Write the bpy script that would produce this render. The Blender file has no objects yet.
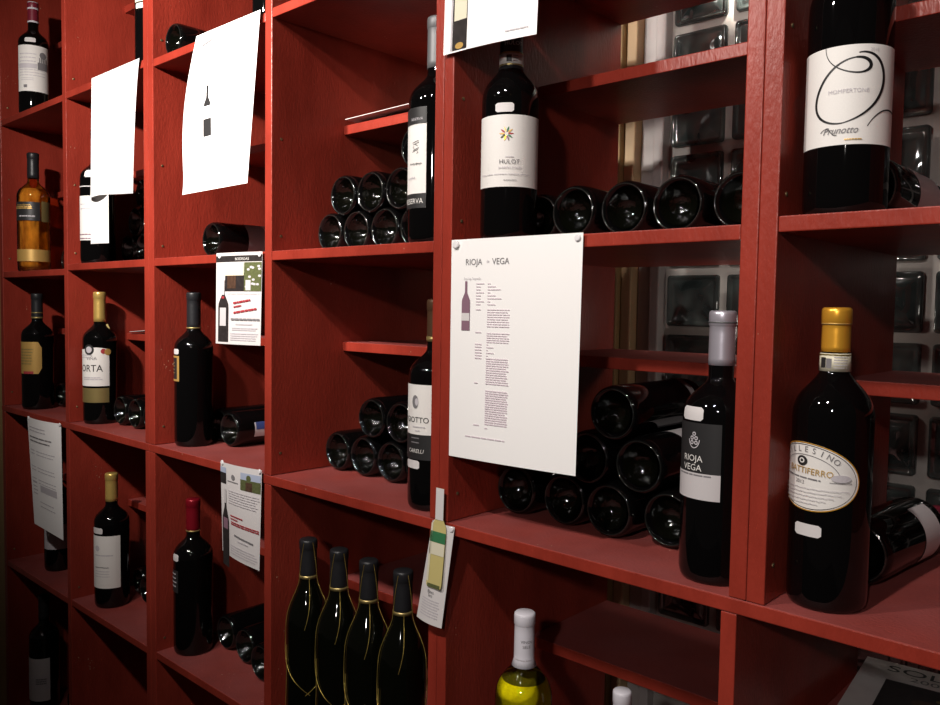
import bpy, bmesh, math, random
from mathutils import Vector, Matrix
random.seed(7)
scene = bpy.context.scene
COL = scene.collection
PI = math.pi
CAM = Vector((0.686, -0.825, -0.094))

# ------------------------------------------------------------------ materials
def new_mat(name):
    m = bpy.data.materials.new(name); m.use_nodes = True
    nt = m.node_tree; b = nt.nodes['Principled BSDF']
    return m, nt, b
def plain(name, col, rough=0.5, metal=0.0, spec=0.5, noise=0.0, scale=60.0, bump=0.0, coat=0.0):
    m, nt, b = new_mat(name)
    b.inputs['Base Color'].default_value = (*col, 1); b.inputs['Roughness'].default_value = rough
    b.inputs['Metallic'].default_value = metal; b.inputs['Specular IOR Level'].default_value = spec
    b.inputs['Coat Weight'].default_value = coat; b.inputs['Coat Roughness'].default_value = 0.05
    if noise or bump:
        tc = nt.nodes.new('ShaderNodeTexCoord'); n = nt.nodes.new('ShaderNodeTexNoise')
        n.inputs['Scale'].default_value = scale; n.inputs['Detail'].default_value = 4
        nt.links.new(tc.outputs['Object'], n.inputs['Vector'])
        if noise:
            r = nt.nodes.new('ShaderNodeMixRGB'); r.blend_type = 'MULTIPLY'; r.inputs[0].default_value = noise
            r.inputs[1].default_value = (*col, 1)
            nt.links.new(n.outputs['Fac'], r.inputs[2]); nt.links.new(r.outputs[0], b.inputs['Base Color'])
        if bump:
            bp = nt.nodes.new('ShaderNodeBump'); bp.inputs['Strength'].default_value = bump; bp.inputs['Distance'].default_value = 0.002
            nt.links.new(n.outputs['Fac'], bp.inputs['Height']); nt.links.new(bp.outputs[0], b.inputs['Normal'])
    return m

def red_paint():
    m, nt, b = new_mat('red_paint'); L = nt.links; N = nt.nodes.new
    geo = N('ShaderNodeNewGeometry'); tc = N('ShaderNodeTexCoord')
    # brushed mottling, drawn out along the boards
    mp = N('ShaderNodeMapping'); mp.inputs['Scale'].default_value = (7, 7, 2.2); L.new(tc.outputs['Object'], mp.inputs['Vector'])
    n1 = N('ShaderNodeTexNoise'); n1.inputs['Scale'].default_value = 1.6; n1.inputs['Detail'].default_value = 7; n1.inputs['Roughness'].default_value = .62
    L.new(mp.outputs[0], n1.inputs['Vector'])
    cr = N('ShaderNodeValToRGB'); cr.color_ramp.elements[0].position = .30; cr.color_ramp.elements[1].position = .70
    cr.color_ramp.elements[0].color = (.24, .030, .018, 1); cr.color_ramp.elements[1].color = (.37, .051, .031, 1)
    L.new(n1.outputs['Fac'], cr.inputs['Fac'])
    # dust lying on the upward faces
    sep = N('ShaderNodeSeparateXYZ'); L.new(geo.outputs['Normal'], sep.inputs[0])
    up = N('ShaderNodeMath'); up.operation = 'GREATER_THAN'; up.inputs[1].default_value = .8; L.new(sep.outputs['Z'], up.inputs[0])
    nd = N('ShaderNodeTexNoise'); nd.inputs['Scale'].default_value = 9; nd.inputs['Detail'].default_value = 5; L.new(tc.outputs['Object'], nd.inputs['Vector'])
    dm = N('ShaderNodeMath'); dm.operation = 'MULTIPLY'; L.new(up.outputs[0], dm.inputs[0]); L.new(nd.outputs['Fac'], dm.inputs[1])
    dm2 = N('ShaderNodeMath'); dm2.operation = 'MULTIPLY'; dm2.inputs[1].default_value = .9; L.new(dm.outputs[0], dm2.inputs[0])
    mix = N('ShaderNodeMixRGB'); L.new(dm2.outputs[0], mix.inputs[0]); L.new(cr.outputs[0], mix.inputs[1]); mix.inputs[2].default_value = (.36, .12, .12, 1)
    # tiny paint chips, with extra pale specks painted in as glints of sheen
    v = N('ShaderNodeTexNoise'); v.inputs['Scale'].default_value = 210; v.inputs['Detail'].default_value = 1; L.new(tc.outputs['Object'], v.inputs['Vector'])
    v2 = N('ShaderNodeTexNoise'); v2.inputs['Scale'].default_value = 12; L.new(tc.outputs['Object'], v2.inputs['Vector'])
    ad = N('ShaderNodeMath'); ad.operation = 'ADD'; L.new(v.outputs['Fac'], ad.inputs[0]); L.new(v2.outputs['Fac'], ad.inputs[1])
    th = N('ShaderNodeMath'); th.operation = 'GREATER_THAN'; th.inputs[1].default_value = 1.435; L.new(ad.outputs[0], th.inputs[0])
    mix2 = N('ShaderNodeMixRGB'); L.new(th.outputs[0], mix2.inputs[0]); L.new(mix.outputs[0], mix2.inputs[1]); mix2.inputs[2].default_value = (.62, .42, .30, 1)
    L.new(mix2.outputs[0], b.inputs['Base Color'])
    rg = N('ShaderNodeMapRange'); rg.inputs[3].default_value = .36; rg.inputs[4].default_value = .60; L.new(up.outputs[0], rg.inputs[0])
    L.new(rg.outputs[0], b.inputs['Roughness']); b.inputs['Specular IOR Level'].default_value = .42
    # brush-stroke bump gives the sparkling edges
    mp2 = N('ShaderNodeMapping'); mp2.inputs['Scale'].default_value = (240, 240, 90); L.new(tc.outputs['Object'], mp2.inputs['Vector'])
    n3 = N('ShaderNodeTexNoise'); n3.inputs['Scale'].default_value = 1.0; n3.inputs['Detail'].default_value = 3; L.new(mp2.outputs[0], n3.inputs['Vector'])
    bp = N('ShaderNodeBump'); bp.inputs['Strength'].default_value = .55; bp.inputs['Distance'].default_value = .0012
    L.new(n3.outputs['Fac'], bp.inputs['Height']); L.new(bp.outputs[0], b.inputs['Normal'])
    return m

def thin_glass(name, tint, gloss=0.10):
    m = bpy.data.materials.new(name); m.use_nodes = True; nt = m.node_tree; nt.nodes.clear(); L = nt.links; N = nt.nodes.new
    out = N('ShaderNodeOutputMaterial'); t = N('ShaderNodeBsdfTransparent'); t.inputs[0].default_value = (*tint, 1)
    g = N('ShaderNodeBsdfGlossy'); g.inputs['Roughness'].default_value = .03
    fr = N('ShaderNodeFresnel'); fr.inputs[0].default_value = 1.48
    ad = N('ShaderNodeMath'); ad.operation = 'ADD'; ad.inputs[1].default_value = gloss * .3; L.new(fr.outputs[0], ad.inputs[0])
    mx = N('ShaderNodeMixShader'); L.new(ad.outputs[0], mx.inputs[0]); L.new(t.outputs[0], mx.inputs[1]); L.new(g.outputs[0], mx.inputs[2])
    L.new(mx.outputs[0], out.inputs[0]); return m
def liquid(name, col, tmix=0.35, tint=None):
    m = bpy.data.materials.new(name); m.use_nodes = True; nt = m.node_tree; nt.nodes.clear(); L = nt.links; N = nt.nodes.new
    out = N('ShaderNodeOutputMaterial'); t = N('ShaderNodeBsdfTransparent'); t.inputs[0].default_value = (*(tint or col), 1)
    d = N('ShaderNodeBsdfDiffuse'); d.inputs[0].default_value = (*col, 1)
    tr = N('ShaderNodeBsdfTranslucent'); tr.inputs[0].default_value = (*col, 1)
    a = N('ShaderNodeMixShader'); a.inputs[0].default_value = .18; L.new(d.outputs[0], a.inputs[1]); L.new(tr.outputs[0], a.inputs[2])
    tc = N('ShaderNodeTexCoord'); mp = N('ShaderNodeMapping'); mp.inputs['Scale'].default_value = (60, 60, 22); L.new(tc.outputs['Object'], mp.inputs[0])
    n = N('ShaderNodeTexNoise'); n.inputs['Scale'].default_value = 1; n.inputs['Detail'].default_value = 2; L.new(mp.outputs[0], n.inputs['Vector'])
    mr = N('ShaderNodeMapRange'); mr.inputs[1].default_value = .3; mr.inputs[2].default_value = .7
    mr.inputs[3].default_value = max(0, tmix - .25); mr.inputs[4].default_value = min(1, tmix + .25); L.new(n.outputs['Fac'], mr.inputs[0])
    mx = N('ShaderNodeMixShader'); L.new(mr.outputs[0], mx.inputs[0]); L.new(a.outputs[0], mx.inputs[1]); L.new(t.outputs[0], mx.inputs[2])
    L.new(mx.outputs[0], out.inputs[0]); return m
def block_glass():
    m, nt, b = new_mat('block_glass'); L = nt.links; N = nt.nodes.new
    b.inputs['Base Color'].default_value = (.055, .068, .068, 1); b.inputs['Roughness'].default_value = .07
    b.inputs['Specular IOR Level'].default_value = .9; b.inputs['Coat Weight'].default_value = .6
    tc = N('ShaderNodeTexCoord'); n = N('ShaderNodeTexNoise'); n.inputs['Scale'].default_value = 16; n.inputs['Detail'].default_value = 1; n.inputs['Distortion'].default_value = .8
    L.new(tc.outputs['Object'], n.inputs['Vector'])
    bp = N('ShaderNodeBump'); bp.inputs['Strength'].default_value = .55; bp.inputs['Distance'].default_value = .012
    L.new(n.outputs['Fac'], bp.inputs['Height']); L.new(bp.outputs[0], b.inputs['Normal']); L.new(bp.outputs[0], b.inputs['Coat Normal'])
    cr = N('ShaderNodeValToRGB'); cr.color_ramp.elements[0].color = (.02, .026, .026, 1); cr.color_ramp.elements[1].color = (.09, .105, .10, 1)
    cr.color_ramp.elements[0].position = .35; cr.color_ramp.elements[1].position = .75
    L.new(n.outputs['Fac'], cr.inputs[0]); L.new(cr.outputs[0], b.inputs['Base Color'])
    return m

M = {}
M['red'] = red_paint()
M['dark'] = plain('dark_bottle_glass', (.003, .0028, .003), .03, spec=.5)
M['darkg'] = plain('dark_green_bottle_glass', (.003, .0035, .0022), .05, spec=.55)
M['punt'] = plain('green_bottle_base_glass', (.003, .0032, .002), .07, spec=.55, scale=130, bump=.45)
M['rim'] = plain('knurled_glass_rim', (.020, .022, .020), .16, spec=1.0)  # grey lifted above the bottle glass to paint in the rim's highlight
M['rimdark'] = plain('smooth_glass_rim', (.012, .013, .012), .10, spec=.8)
M['white'] = plain('white_paper', (.90, .885, .88), .65, spec=.25)
M['card'] = plain('white_card', (.68, .65, .65), .5, spec=.35)
M['label'] = plain('cream_white_label', (.82, .795, .77), .55, spec=.3, noise=.10, scale=900)
M['label_grey'] = plain('silver_white_label', (.58, .55, .56), .5, spec=.3)
M['cream'] = plain('cream_label', (.70, .66, .52), .5)
M['black'] = plain('black_ink', (.012, .012, .013), .45)
M['charcoal'] = plain('charcoal_label', (.032, .031, .032), .45)
M['grey'] = plain('grey_ink', (.22, .21, .22), .6)
M['pale'] = plain('pale_grey_ink', (.56, .53, .56), .6)
M['mauve'] = plain('mauve_ink', (.70, .60, .66), .6)
M['plum'] = plain('plum_ink', (.27, .16, .21), .5)
M['redink'] = plain('red_ink', (.40, .05, .06), .5)
M['green'] = plain('green_ink', (.05, .20, .09), .5)
M['olive'] = plain('olive_photo_green', (.17, .19, .08), .5, noise=.6, scale=260)
M['sky'] = plain('pale_blue_photo_sky', (.42, .47, .60), .5)
M['photo'] = plain('dark_photo', (.06, .05, .05), .4, noise=.7, scale=120)
M['brownphoto'] = plain('brown_photo', (.16, .09, .06), .4, noise=.8, scale=150)
M['wineprint'] = plain('straw_yellow_print', (.58, .50, .22), .4)
M['blue'] = plain('blue_ink', (.06, .09, .26), .4)
M['gold'] = plain('gold_foil', (.88, .62, .20), .32, metal=.6, bump=.15, scale=90)
M['goldy'] = plain('bright_gold_foil', (.95, .50, .06), .30, metal=.55, bump=.1, scale=90)
M['goldlabel'] = plain('gold_label', (.62, .40, .13), .42, metal=.35)
M['antique'] = plain('antique_gold_label', (.42, .33, .14), .38, metal=.6)
M['silver'] = plain('silver_foil', (.62, .59, .66), .33, metal=.6, bump=.08, scale=90)
M['greycap'] = plain('grey_foil', (.15, .15, .155), .45, metal=.2)
M['blackcap'] = plain('black_foil', (.020, .020, .023), .42, spec=.5, bump=.1, scale=90)
M['redcap'] = plain('red_foil', (.26, .008, .02), .34, metal=.35)
M['winecap'] = plain('burgundy_foil', (.20, .02, .04), .40)
M['browncap'] = plain('brown_foil', (.10, .055, .03), .40, metal=.3)
M['whitecap'] = plain('white_foil', (.72, .70, .76), .40, spec=.4)
M['cord'] = plain('gold_cord', (.62, .46, .12), .30, metal=.7, bump=.6, scale=800)
M['amber'] = thin_glass('amber_glass', (.92, .66, .34))
M['clear'] = thin_glass('clear_glass', (.93, .92, .86))
M['oliveglass'] = thin_glass('olive_tinted_glass', (.95, .93, .62))
M['yellowwine'] = liquid('yellow_wine', (1.0, .93, .015), .04, (.98, .90, .12))
M['goldwine'] = liquid('golden_wine', (.92, .72, .28), .45, (.95, .75, .42))
M['olivedark'] = plain('darkened_wine_top', (.16, .15, .02), .15)  # yellow wine's top painted dark so it shows no bright lit disc
M['tan'] = plain('tan_wood', (.46, .31, .14), .55, noise=.4, scale=14)
M['lightwood'] = plain('light_wood', (.58, .42, .24), .5, noise=.25, scale=18)
M['plaster'] = plain('plaster_wall', (.40, .33, .25), .8, noise=.35, scale=6, bump=.2)
M['mortar'] = plain('pale_mortar', (.42, .395, .37), .75, noise=.25, scale=40, bump=.2)
M['frame'] = plain('grey_white_window_frame', (.48, .45, .44), .55, noise=.2, scale=12)
M['block'] = block_glass()
M['floor'] = plain('floor_tiles', (.16, .11, .085), .45, noise=.4, scale=5)
M['ceil'] = plain('ceiling_paint', (.45, .40, .34), .8, noise=.2, scale=6)
M['pin'] = plain('white_pin_plastic', (.80, .78, .80), .30)
M['brass'] = plain('dull_brass', (.30, .25, .14), .4, metal=.8)
M['box'] = plain('grey_wooden_case', (.78, .73, .72), .5, noise=.2, scale=40)

# ------------------------------------------------------------------ helpers
def link_mesh(name, me, mat, parent=None, smooth=False):
    o = bpy.data.objects.new(name, me); COL.objects.link(o)
    if mat is not None and not me.materials: me.materials.append(mat)
    if parent is not None: o.parent = parent
    if smooth:
        for p in me.polygons: p.use_smooth = True
    return o
def mesh(name, v, f):
    me = bpy.data.meshes.new(name); me.from_pydata([tuple(x) for x in v], [], f); me.update(); return me
def obj(name, v, f, mat, parent=None, smooth=False):
    return link_mesh(name, mesh(name, v, f), M[mat] if isinstance(mat, str) else mat, parent, smooth)
def tag(o, label=None, cat=None, group=None, kind=None):
    if label: o['label'] = label
    if cat: o['category'] = cat
    if group: o['group'] = group
    if kind: o['kind'] = kind
    return o
def empty(name, loc, label, cat, group=None, rot=(0, 0, 0)):
    o = bpy.data.objects.new(name, None); COL.objects.link(o); o.location = loc; o.rotation_euler = rot
    o.empty_display_size = .02
    return tag(o, label, cat, group)
def bevel_box(name, lo, hi, mat, parent=None, bev=.0012, seg=2):
    bm = bmesh.new(); bmesh.ops.create_cube(bm, size=1)
    s = [hi[i] - lo[i] for i in range(3)]; c = [(hi[i] + lo[i]) / 2 for i in range(3)]
    for v in bm.verts: v.co = Vector([v.co[i] * s[i] + c[i] for i in range(3)])
    if bev: bmesh.ops.bevel(bm, geom=bm.edges[:], offset=bev, segments=seg, affect='EDGES', profile=.5)
    me = bpy.data.meshes.new(name); bm.to_mesh(me); bm.free()
    return link_mesh(name, me, M[mat], parent)
def lathe(prof, n=48):
    """prof: (radius, z) list; closed at ends whose radius is 0"""
    v, f, rings = [], [], []
    for r, z in prof:
        if r < 1e-6: v.append((0, 0, z)); rings.append([len(v) - 1])
        else:
            rings.append(list(range(len(v), len(v) + n)))
            for k in range(n):
                a = 2 * PI * k / n; v.append((r * math.cos(a), r * math.sin(a), z))
    for A, B in zip(rings, rings[1:]):
        for k in range(n):
            a0, a1 = A[k % len(A)], A[(k + 1) % len(A)]; b0, b1 = B[k % len(B)], B[(k + 1) % len(B)]
            if len(A) == 1 and len(B) == 1: continue
            if len(A) == 1: f.append((a0, b1, b0))
            elif len(B) == 1: f.append((a0, a1, b0))
            else: f.append((a0, a1, b1, b0))
    return v, f

TEXT = {}
def text2d(s, size=1.0, align='CENTER', shear=0.0):
    """triangulated 2-D outline of the built-in font: verts (x, y), faces"""
    key = (s, align, shear)
    if key not in TEXT:
        cu = bpy.data.curves.new('t', 'FONT'); cu.body = s; cu.size = 1; cu.align_x = align; cu.shear = shear; cu.resolution_u = 3
        o = bpy.data.objects.new('t', cu); COL.objects.link(o)
        dg = bpy.context.evaluated_depsgraph_get(); me = bpy.data.meshes.new_from_object(o.evaluated_get(dg))
        TEXT[key] = ([(v.co.x, v.co.y) for v in me.vertices], [tuple(p.vertices) for p in me.polygons])
        bpy.data.objects.remove(o); bpy.data.curves.remove(cu); bpy.data.meshes.remove(me)
    v, f = TEXT[key]
    return [(x * size, y * size) for x, y in v], f

class Ink:
    """flat print in label/paper coordinates (x, z in metres), grouped by colour"""
    def __init__(s): s.d = {}
    def add(s, mat, v, f):
        V, F = s.d.setdefault(mat, ([], [])); n = len(V); V += v; F += [tuple(i + n for i in q) for q in f]
    def rect(s, mat, x0, z0, x1, z1, n=1):
        v, f = [], []
        for i in range(n + 1):
            x = x0 + (x1 - x0) * i / n; v += [(x, z0), (x, z1)]
        for i in range(n): f.append((2 * i, 2 * i + 2, 2 * i + 3, 2 * i + 1))
        s.add(mat, v, f)
    def text(s, mat, t, x, z, size, align='CENTER', shear=0.0, rot=0.0, sx=1.0):
        v, f = text2d(t, size, align, shear); c, q = math.cos(rot), math.sin(rot)
        s.add(mat, [(x + c * a * sx - q * b, z + q * a * sx + c * b) for a, b in v], f)
    def arc_text(s, mat, t, cx, cz, R, a0, a1, size):
        for i, ch in enumerate(t):
            a = a0 + (a1 - a0) * i / max(1, len(t) - 1)
            s.text(mat, ch, cx + R * math.sin(a), cz + R * math.cos(a), size, rot=-a)
    def disc(s, mat, x, z, r, n=20, rz=None):
        rz = rz or r
        s.add(mat, [(x, z)] + [(x + r * math.cos(2 * PI * k / n), z + rz * math.sin(2 * PI * k / n)) for k in range(n)],
              [(0, k + 1, (k + 1) % n + 1) for k in range(n)])
    def stroke(s, mat, pts, w):
        v, f = [], []; n = len(pts)
        for i, (x, z) in enumerate(pts):
            a = pts[max(0, i - 1)]; b = pts[min(n - 1, i + 1)]; dx, dz = b[0] - a[0], b[1] - a[1]; l = math.hypot(dx, dz) or 1
            ww = (w(i / (n - 1)) if callable(w) else w) / 2
            v += [(x - dz / l * ww, z + dx / l * ww), (x + dz / l * ww, z - dx / l * ww)]
        for i in range(n - 1): f.append((2 * i, 2 * i + 1, 2 * i + 3, 2 * i + 2))
        s.add(mat, v, f)
    def lines(s, mat, x0, x1, z0, z1, n, th, ragged=.12, slope=0.0):
        for i in range(n):
            z = z0 + (z1 - z0) * i / max(1, n - 1); e = x1 - (x1 - x0) * random.random() * ragged
            # words: broken dashes so that a line reads as print
            x = x0
            while x < e - 1e-6:
                w = min(e - x, (x1 - x0) * random.uniform(.10, .24)); g = (x1 - x0) * .018
                s.add(mat, [(x, z + slope * (x - x0)), (x + w, z + slope * (x + w - x0)), (x + w, z + th + slope * (x + w - x0)), (x, z + th + slope * (x - x0))], [(0, 1, 2, 3)])
                x += w + g
    def build(s, fn, parent, name, fine=None):
        for layer, (mat, (V, F)) in enumerate(s.d.items()):
            if fine:
                bm = bmesh.new(); bv = [bm.verts.new((x, z, 0)) for x, z in V]
                for q in F:
                    try: bm.faces.new([bv[i] for i in q])
                    except ValueError: pass
                bmesh.ops.triangulate(bm, faces=[q for q in bm.faces if len(q.verts) > 4])
                for _ in range(4):
                    es = [e for e in bm.edges if (abs(e.verts[0].co.x - e.verts[1].co.x) > fine if fine > 0 else (e.verts[0].co - e.verts[1].co).length > -fine)]
                    if not es: break
                    bmesh.ops.subdivide_edges(bm, edges=es, cuts=1)
                    bmesh.ops.triangulate(bm, faces=[q for q in bm.faces if len(q.verts) > 4])
                bm.verts.index_update(); V = [(v.co.x, v.co.y) for v in bm.verts]; F = [tuple(v.index for v in q.verts) for q in bm.faces]; bm.free()
            me = mesh(name, [fn(x, z, layer * .00012) for x, z in V], F)
            link_mesh(name, me, M[mat], parent)

# ------------------------------------------------------------------ bottles
def bottle_profile(h, r, nr, style):
    zs, zn, ex = dict(bordeaux=(.615, .765, 1.65), round=(.61, .80, 1.7), tall=(.60, .755, 1.6), sloped=(.51, .80, 1.5))[style]
    zs *= h; zn *= h
    p = [(0, .028 * h / .3), (.30 * r, .0255), (.55 * r, .015), (.77 * r, .0045), (.83 * r, .0008), (.875 * r, 0), (.925 * r, .0012), (.975 * r, .0050), (r, .0115), (r, .06)]
    p += [(r, zs * .6), (r, zs)]
    for i in range(1, 13):
        t = i / 12; p.append((nr + (r - nr) * .5 * (1 + math.cos(PI * t ** ex)), zs + (zn - zs) * t))
    p += [(nr * .985, (zn + h) / 2), (nr * .97, h - .013), (nr * 1.03, h - .0125), (nr * 1.03, h - .003), (nr * .95, h), (0, h)]
    return p
def radius_at(prof, z):
    side = prof[8:]
    for (r0, z0), (r1, z1) in zip(side, side[1:]):
        if z0 <= z <= z1 and z1 > z0: return r0 + (r1 - r0) * (z - z0) / (z1 - z0)
    return side[0][0]
BODY = {}
def body_mesh(h, r, nr, style, beads=False):
    key = (round(h, 4), round(r, 4), style, beads)
    if key not in BODY:
        prof = bottle_profile(h, r, nr, style); v, f = lathe(prof)
        me = mesh('bottle_body', v, f)
        for p in me.polygons: p.use_smooth = True
        BODY[key] = (me, prof)
    return BODY[key]
def capsule_mesh(prof, h, z0, style='plain'):
    e = .0007; pts = []
    zz = [z0 + (h - .0175 - z0) * i / 6 for i in range(7)]
    nrt = radius_at(prof, h - .02)
    pts.append((radius_at(prof, z0) + .0001, z0 - .0002))
    for z in zz: pts.append((radius_at(prof, z) + e, z))
    pts += [(nrt * 1.02 + e, h - .0165), (nrt * 1.065 + e, h - .0155), (nrt * 1.065 + e, h - .0035), (nrt * 1.03 + e, h - .0008), (nrt * .94, h + .0008), (0, h + .0010)]
    return lathe(pts, 36)
def band_mesh(prof, z0, z1, off=.0010, n=36):
    return lathe([(radius_at(prof, z0) + off - .0006, z0), (radius_at(prof, z0) + off, z0), (radius_at(prof, z1) + off, z1), (radius_at(prof, z1) + off - .0006, z1)], n)
def f2a(f): return math.asin(max(-1, min(1, f)))

class Bottle:
    def __init__(s, loc, h, r, label, glass='dark', style='bordeaux', nr=None, group=None, face=True, lying=False, yaw=0, beads=False, spin=0, cat='bottle'):
        s.h, s.r = h, r; s.nr = nr or r * .345
        s.style = style
        if lying:
            rot = (-PI / 2, 0, yaw)
        else:
            d = CAM - Vector(loc); rot = (0, 0, math.atan2(d.x, -d.y))
        s.root = empty('wine_bottle', loc, label, cat, group, rot)
        me, s.prof = body_mesh(h, r, s.nr, style, beads)
        s.body = bpy.data.objects.new('glass_body', me); COL.objects.link(s.body); s.body.parent = s.root
        if not me.materials: me.materials.append(M[glass])
        elif me.materials[0] is not M[glass]:
            s.body.material_slots[0].link = 'OBJECT'; s.body.material_slots[0].material = M[glass]
        s.spin = spin
    def capsule(s, frac, mat, bands=()):
        v, f = capsule_mesh(s.prof, s.h, frac * s.h); o = obj('capsule', v, f, mat, s.root, True); s.cap = o
        for z0, z1, m_ in bands:
            v, f = band_mesh(s.prof, z0 * s.h, z1 * s.h, .0013 if z0 < .92 else .0016); obj('capsule_band', v, f, m_, o, True)
        return o
    def surf(s, a_c, zmid, off):
        def fn(x, z, l=0):
            zz = zmid + z; R = radius_at(s.prof, zz) + off + l; a = a_c + x / s.r
            return (R * math.sin(a), -R * math.cos(a), zz)
        return fn
    def label(s, f0, f1, z0, z1, mat, name='front_label', off=.0005, shape='rect', ink=None, parent=None, extra=0.0, tilt=0.0):
        """f0, f1: seen edges as fractions of the half width; z0, z1: fractions of the height; returns the label object"""
        a0, a1 = f2a(f0), f2a(f1)
        if f0 <= -.999: a0 -= extra
        ac = (a0 + a1) / 2; zm = (z0 + z1) / 2 * s.h; w = (a1 - a0) * s.r; hh = (z1 - z0) * s.h
        fn = s.surf(ac, zm, off); v, f = [], []
        if shape == 'oval':
            n, rings = 48, 7; v.append(fn(0, 0))
            ct, st = math.cos(tilt), math.sin(tilt)
            for j in range(1, rings + 1):
                for k in range(n):
                    a = 2 * PI * k / n; x, z = w / 2 * j / rings * math.cos(a), hh / 2 * j / rings * math.sin(a)
                    v.append(fn(x * ct - z * st, x * st + z * ct))
            for k in range(n): f.append((0, 1 + k, 1 + (k + 1) % n))
            for j in range(rings - 1):
                for k in range(n): f.append((1 + j * n + k, 1 + (j + 1) * n + k, 1 + (j + 1) * n + (k + 1) % n, 1 + j * n + (k + 1) % n))
        else:
            n = max(3, int((a1 - a0) / .07)); rows = 4
            for i in range(n + 1):
                x = -w / 2 + w * i / n
                for j in range(rows + 1):
                    z = -hh / 2 + hh * j / rows
                    if shape == 'chamfer': z *= 1 - .36 * max(0, (i - n + 3) / 3) ** 1
                    if shape == 'notch' and j == rows: z += .006 * math.exp(-((x - .2 * w) / (.26 * w)) ** 2)
                    if shape == 'sticker': z *= 1 - .35 * (abs(2 * i / n - 1) > .93)
                    v.append(fn(x, z))
            for i in range(n):
                for j in range(rows): a = i * (rows + 1) + j; f.append((a, a + rows + 1, a + rows + 2, a + 1))
        o = obj(name, v, f, mat, parent or s.root, True)
        if ink:
            k = Ink(); ink(k, w, hh); k.build(s.surf(ac, zm, off + .00045), o, 'label_print', .005)
        return o
    def sticker(s, f0, f1, z0, z1, mat='card'): return s.label(f0, f1, z0, z1, mat, 'price_sticker', .0009, 'sticker')

# ---- the racks -----------------------------------------------------------
DEP, T = .423, .0165
TOP = .846
def panel(parent, name, x0, x1, z0, z1, y0=0.0):
    return bevel_box(name, (x0, y0, z0), (x1, DEP, z1), 'red', parent, .0014)
def rack(label, x0, x1, z0, z1):
    return empty('wine_rack', ((x0 + x1) / 2, DEP / 2, z0), label, 'wine rack', 'red painted wine racks along the wall')
def local(parent, fn):
    """children are built in world coordinates, then shifted under the Empty"""
    before = set(bpy.data.objects); fn()
    for o in set(bpy.data.objects) - before:
        if o.parent is parent: o.location = -Vector(parent.location)
def half(parent, x0, x1, ztop, y0): bevel_box('half_shelf', (x0 + .0003, y0, ztop - .0175), (x1 - .0003, DEP - .002, ztop), 'red', parent, .0012)
def shelf(parent, x0, x1, ztop): bevel_box('shelf', (x0 + .0003, .0008, ztop - T), (x1 - .0003, DEP - .001, ztop), 'red', parent, .0014)
def screw(parent, x, y, z):
    v, f = lathe([(.0026, -.001), (.0026, .0006), (.0016, .0012), (0, .0012)], 12)
    obj('screw_head', [(x + c, y + a, z + b) for a, b, c in v], f, 'brass', parent)

X = dict(L0=(-1.938, -1.915), A=(-1.4693, -1.4475), Bl=(-1.0335, -1.0118), Br=(-1.0114, -.9897), C=(-.5717, -.5505), Dl=(-.1453, -.1277), Dr=(-.1273, -.1089),
         El=(.3127, .3319), Er=(.3323, .3519), R=(.775, .795))
BAY = [(X['L0'][1], X['A'][0]), (X['A'][1], X['Bl'][0]), (X['Br'][1], X['C'][0]), (X['C'][1], X['Dl'][0]), (X['Dr'][1], X['El'][0]), (X['Er'][1], X['R'][0])]
Z1 = [.4245, .4270, .4200, .4230, .4230, .4230]
Z2 = [-.0100, .0015, .0018, .0018, -.0010, .0050]
Z3 = -.4
ZL = Z3 - .0004                                   # the upper racks stand on the base cabinets
HALF_Y = [.150, .150, .158, .160, .189, .200]
HTOP = [.246, .246, .246, .246, .253, .2535]
HMID = [-.174, -.174, -.164, -.162, -.162, -.172]
units = [('red painted open wine rack at the dim end, beside the tan wall', [0, 1], ['L0', 'A', 'Bl']),
         ('red painted wine rack of two bays holding the RESERVA and GIOTTO bottles', [2, 3], ['Br', 'C', 'Dl']),
         ('red painted wine rack bay holding the pinned RIOJA VEGA sheet and its bottles', [4], ['Dr', 'El']),
         ('red painted wine rack bay with the white spiral label and gold capsule bottles', [5], ['Er', 'R'])]
def build_upper(label, bays, posts):
    x0, x1 = X[posts[0]][0], X[posts[-1]][1]; u = rack(label, x0, x1, Z3, TOP)
    def go():
        for k, p in enumerate(posts):
            panel(u, 'divider' if 0 < k < len(posts) - 1 else 'side_panel', X[p][0], X[p][1], Z3 + .0004, TOP)
        for b in bays:
            a, c = BAY[b]
            shelf(u, a, c, Z1[b]); shelf(u, a, c, Z2[b]); shelf(u, a, c, TOP)
            half(u, a, c, Z2[b] + HTOP[b], HALF_Y[b]); half(u, a, c, HMID[b], HALF_Y[b]); half(u, a, c, Z1[b] + .25, HALF_Y[b])
        for p in posts[:-1]:
            for z in (.463, .20, .029, -.361): screw(u, X[p][1], .020, z)
    local(u, go)
for a in units: build_upper(*a)
Z4 = [-.859, -.857, -.8556, -.8556, -.8556, -.8556]; Z5 = -1.305; ZB = -1.36
def build_base(label, bays, posts, x0, x1):
    u = rack(label, x0, x1, ZB, Z3)
    def go():
        bevel_box('top_board', (x0, -.0006, Z3 - T), (x1, DEP, Z3), 'red', u, .0014)
        for k, (a, c) in enumerate(posts):
            panel(u, 'divider' if 0 < k < len(posts) - 1 else 'side_panel', a, c, ZB, Z3 - T - .0003)
        for b, (pa, pc) in zip(bays, zip(posts, posts[1:])):
            shelf(u, pa[1], pc[0], Z4[b]); shelf(u, pa[1], pc[0], Z5)
            half(u, pa[1], pc[0], -.621, HALF_Y[b] + (.008 if b > 3 else 0))
        bevel_box('plinth', (x0, .03, ZB - .12), (x1, DEP, ZB - .0004), 'red', u, .0014)
        for a, c in posts[:-1]: screw(u, c, .020, -.83)
    local(u, go)
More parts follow.
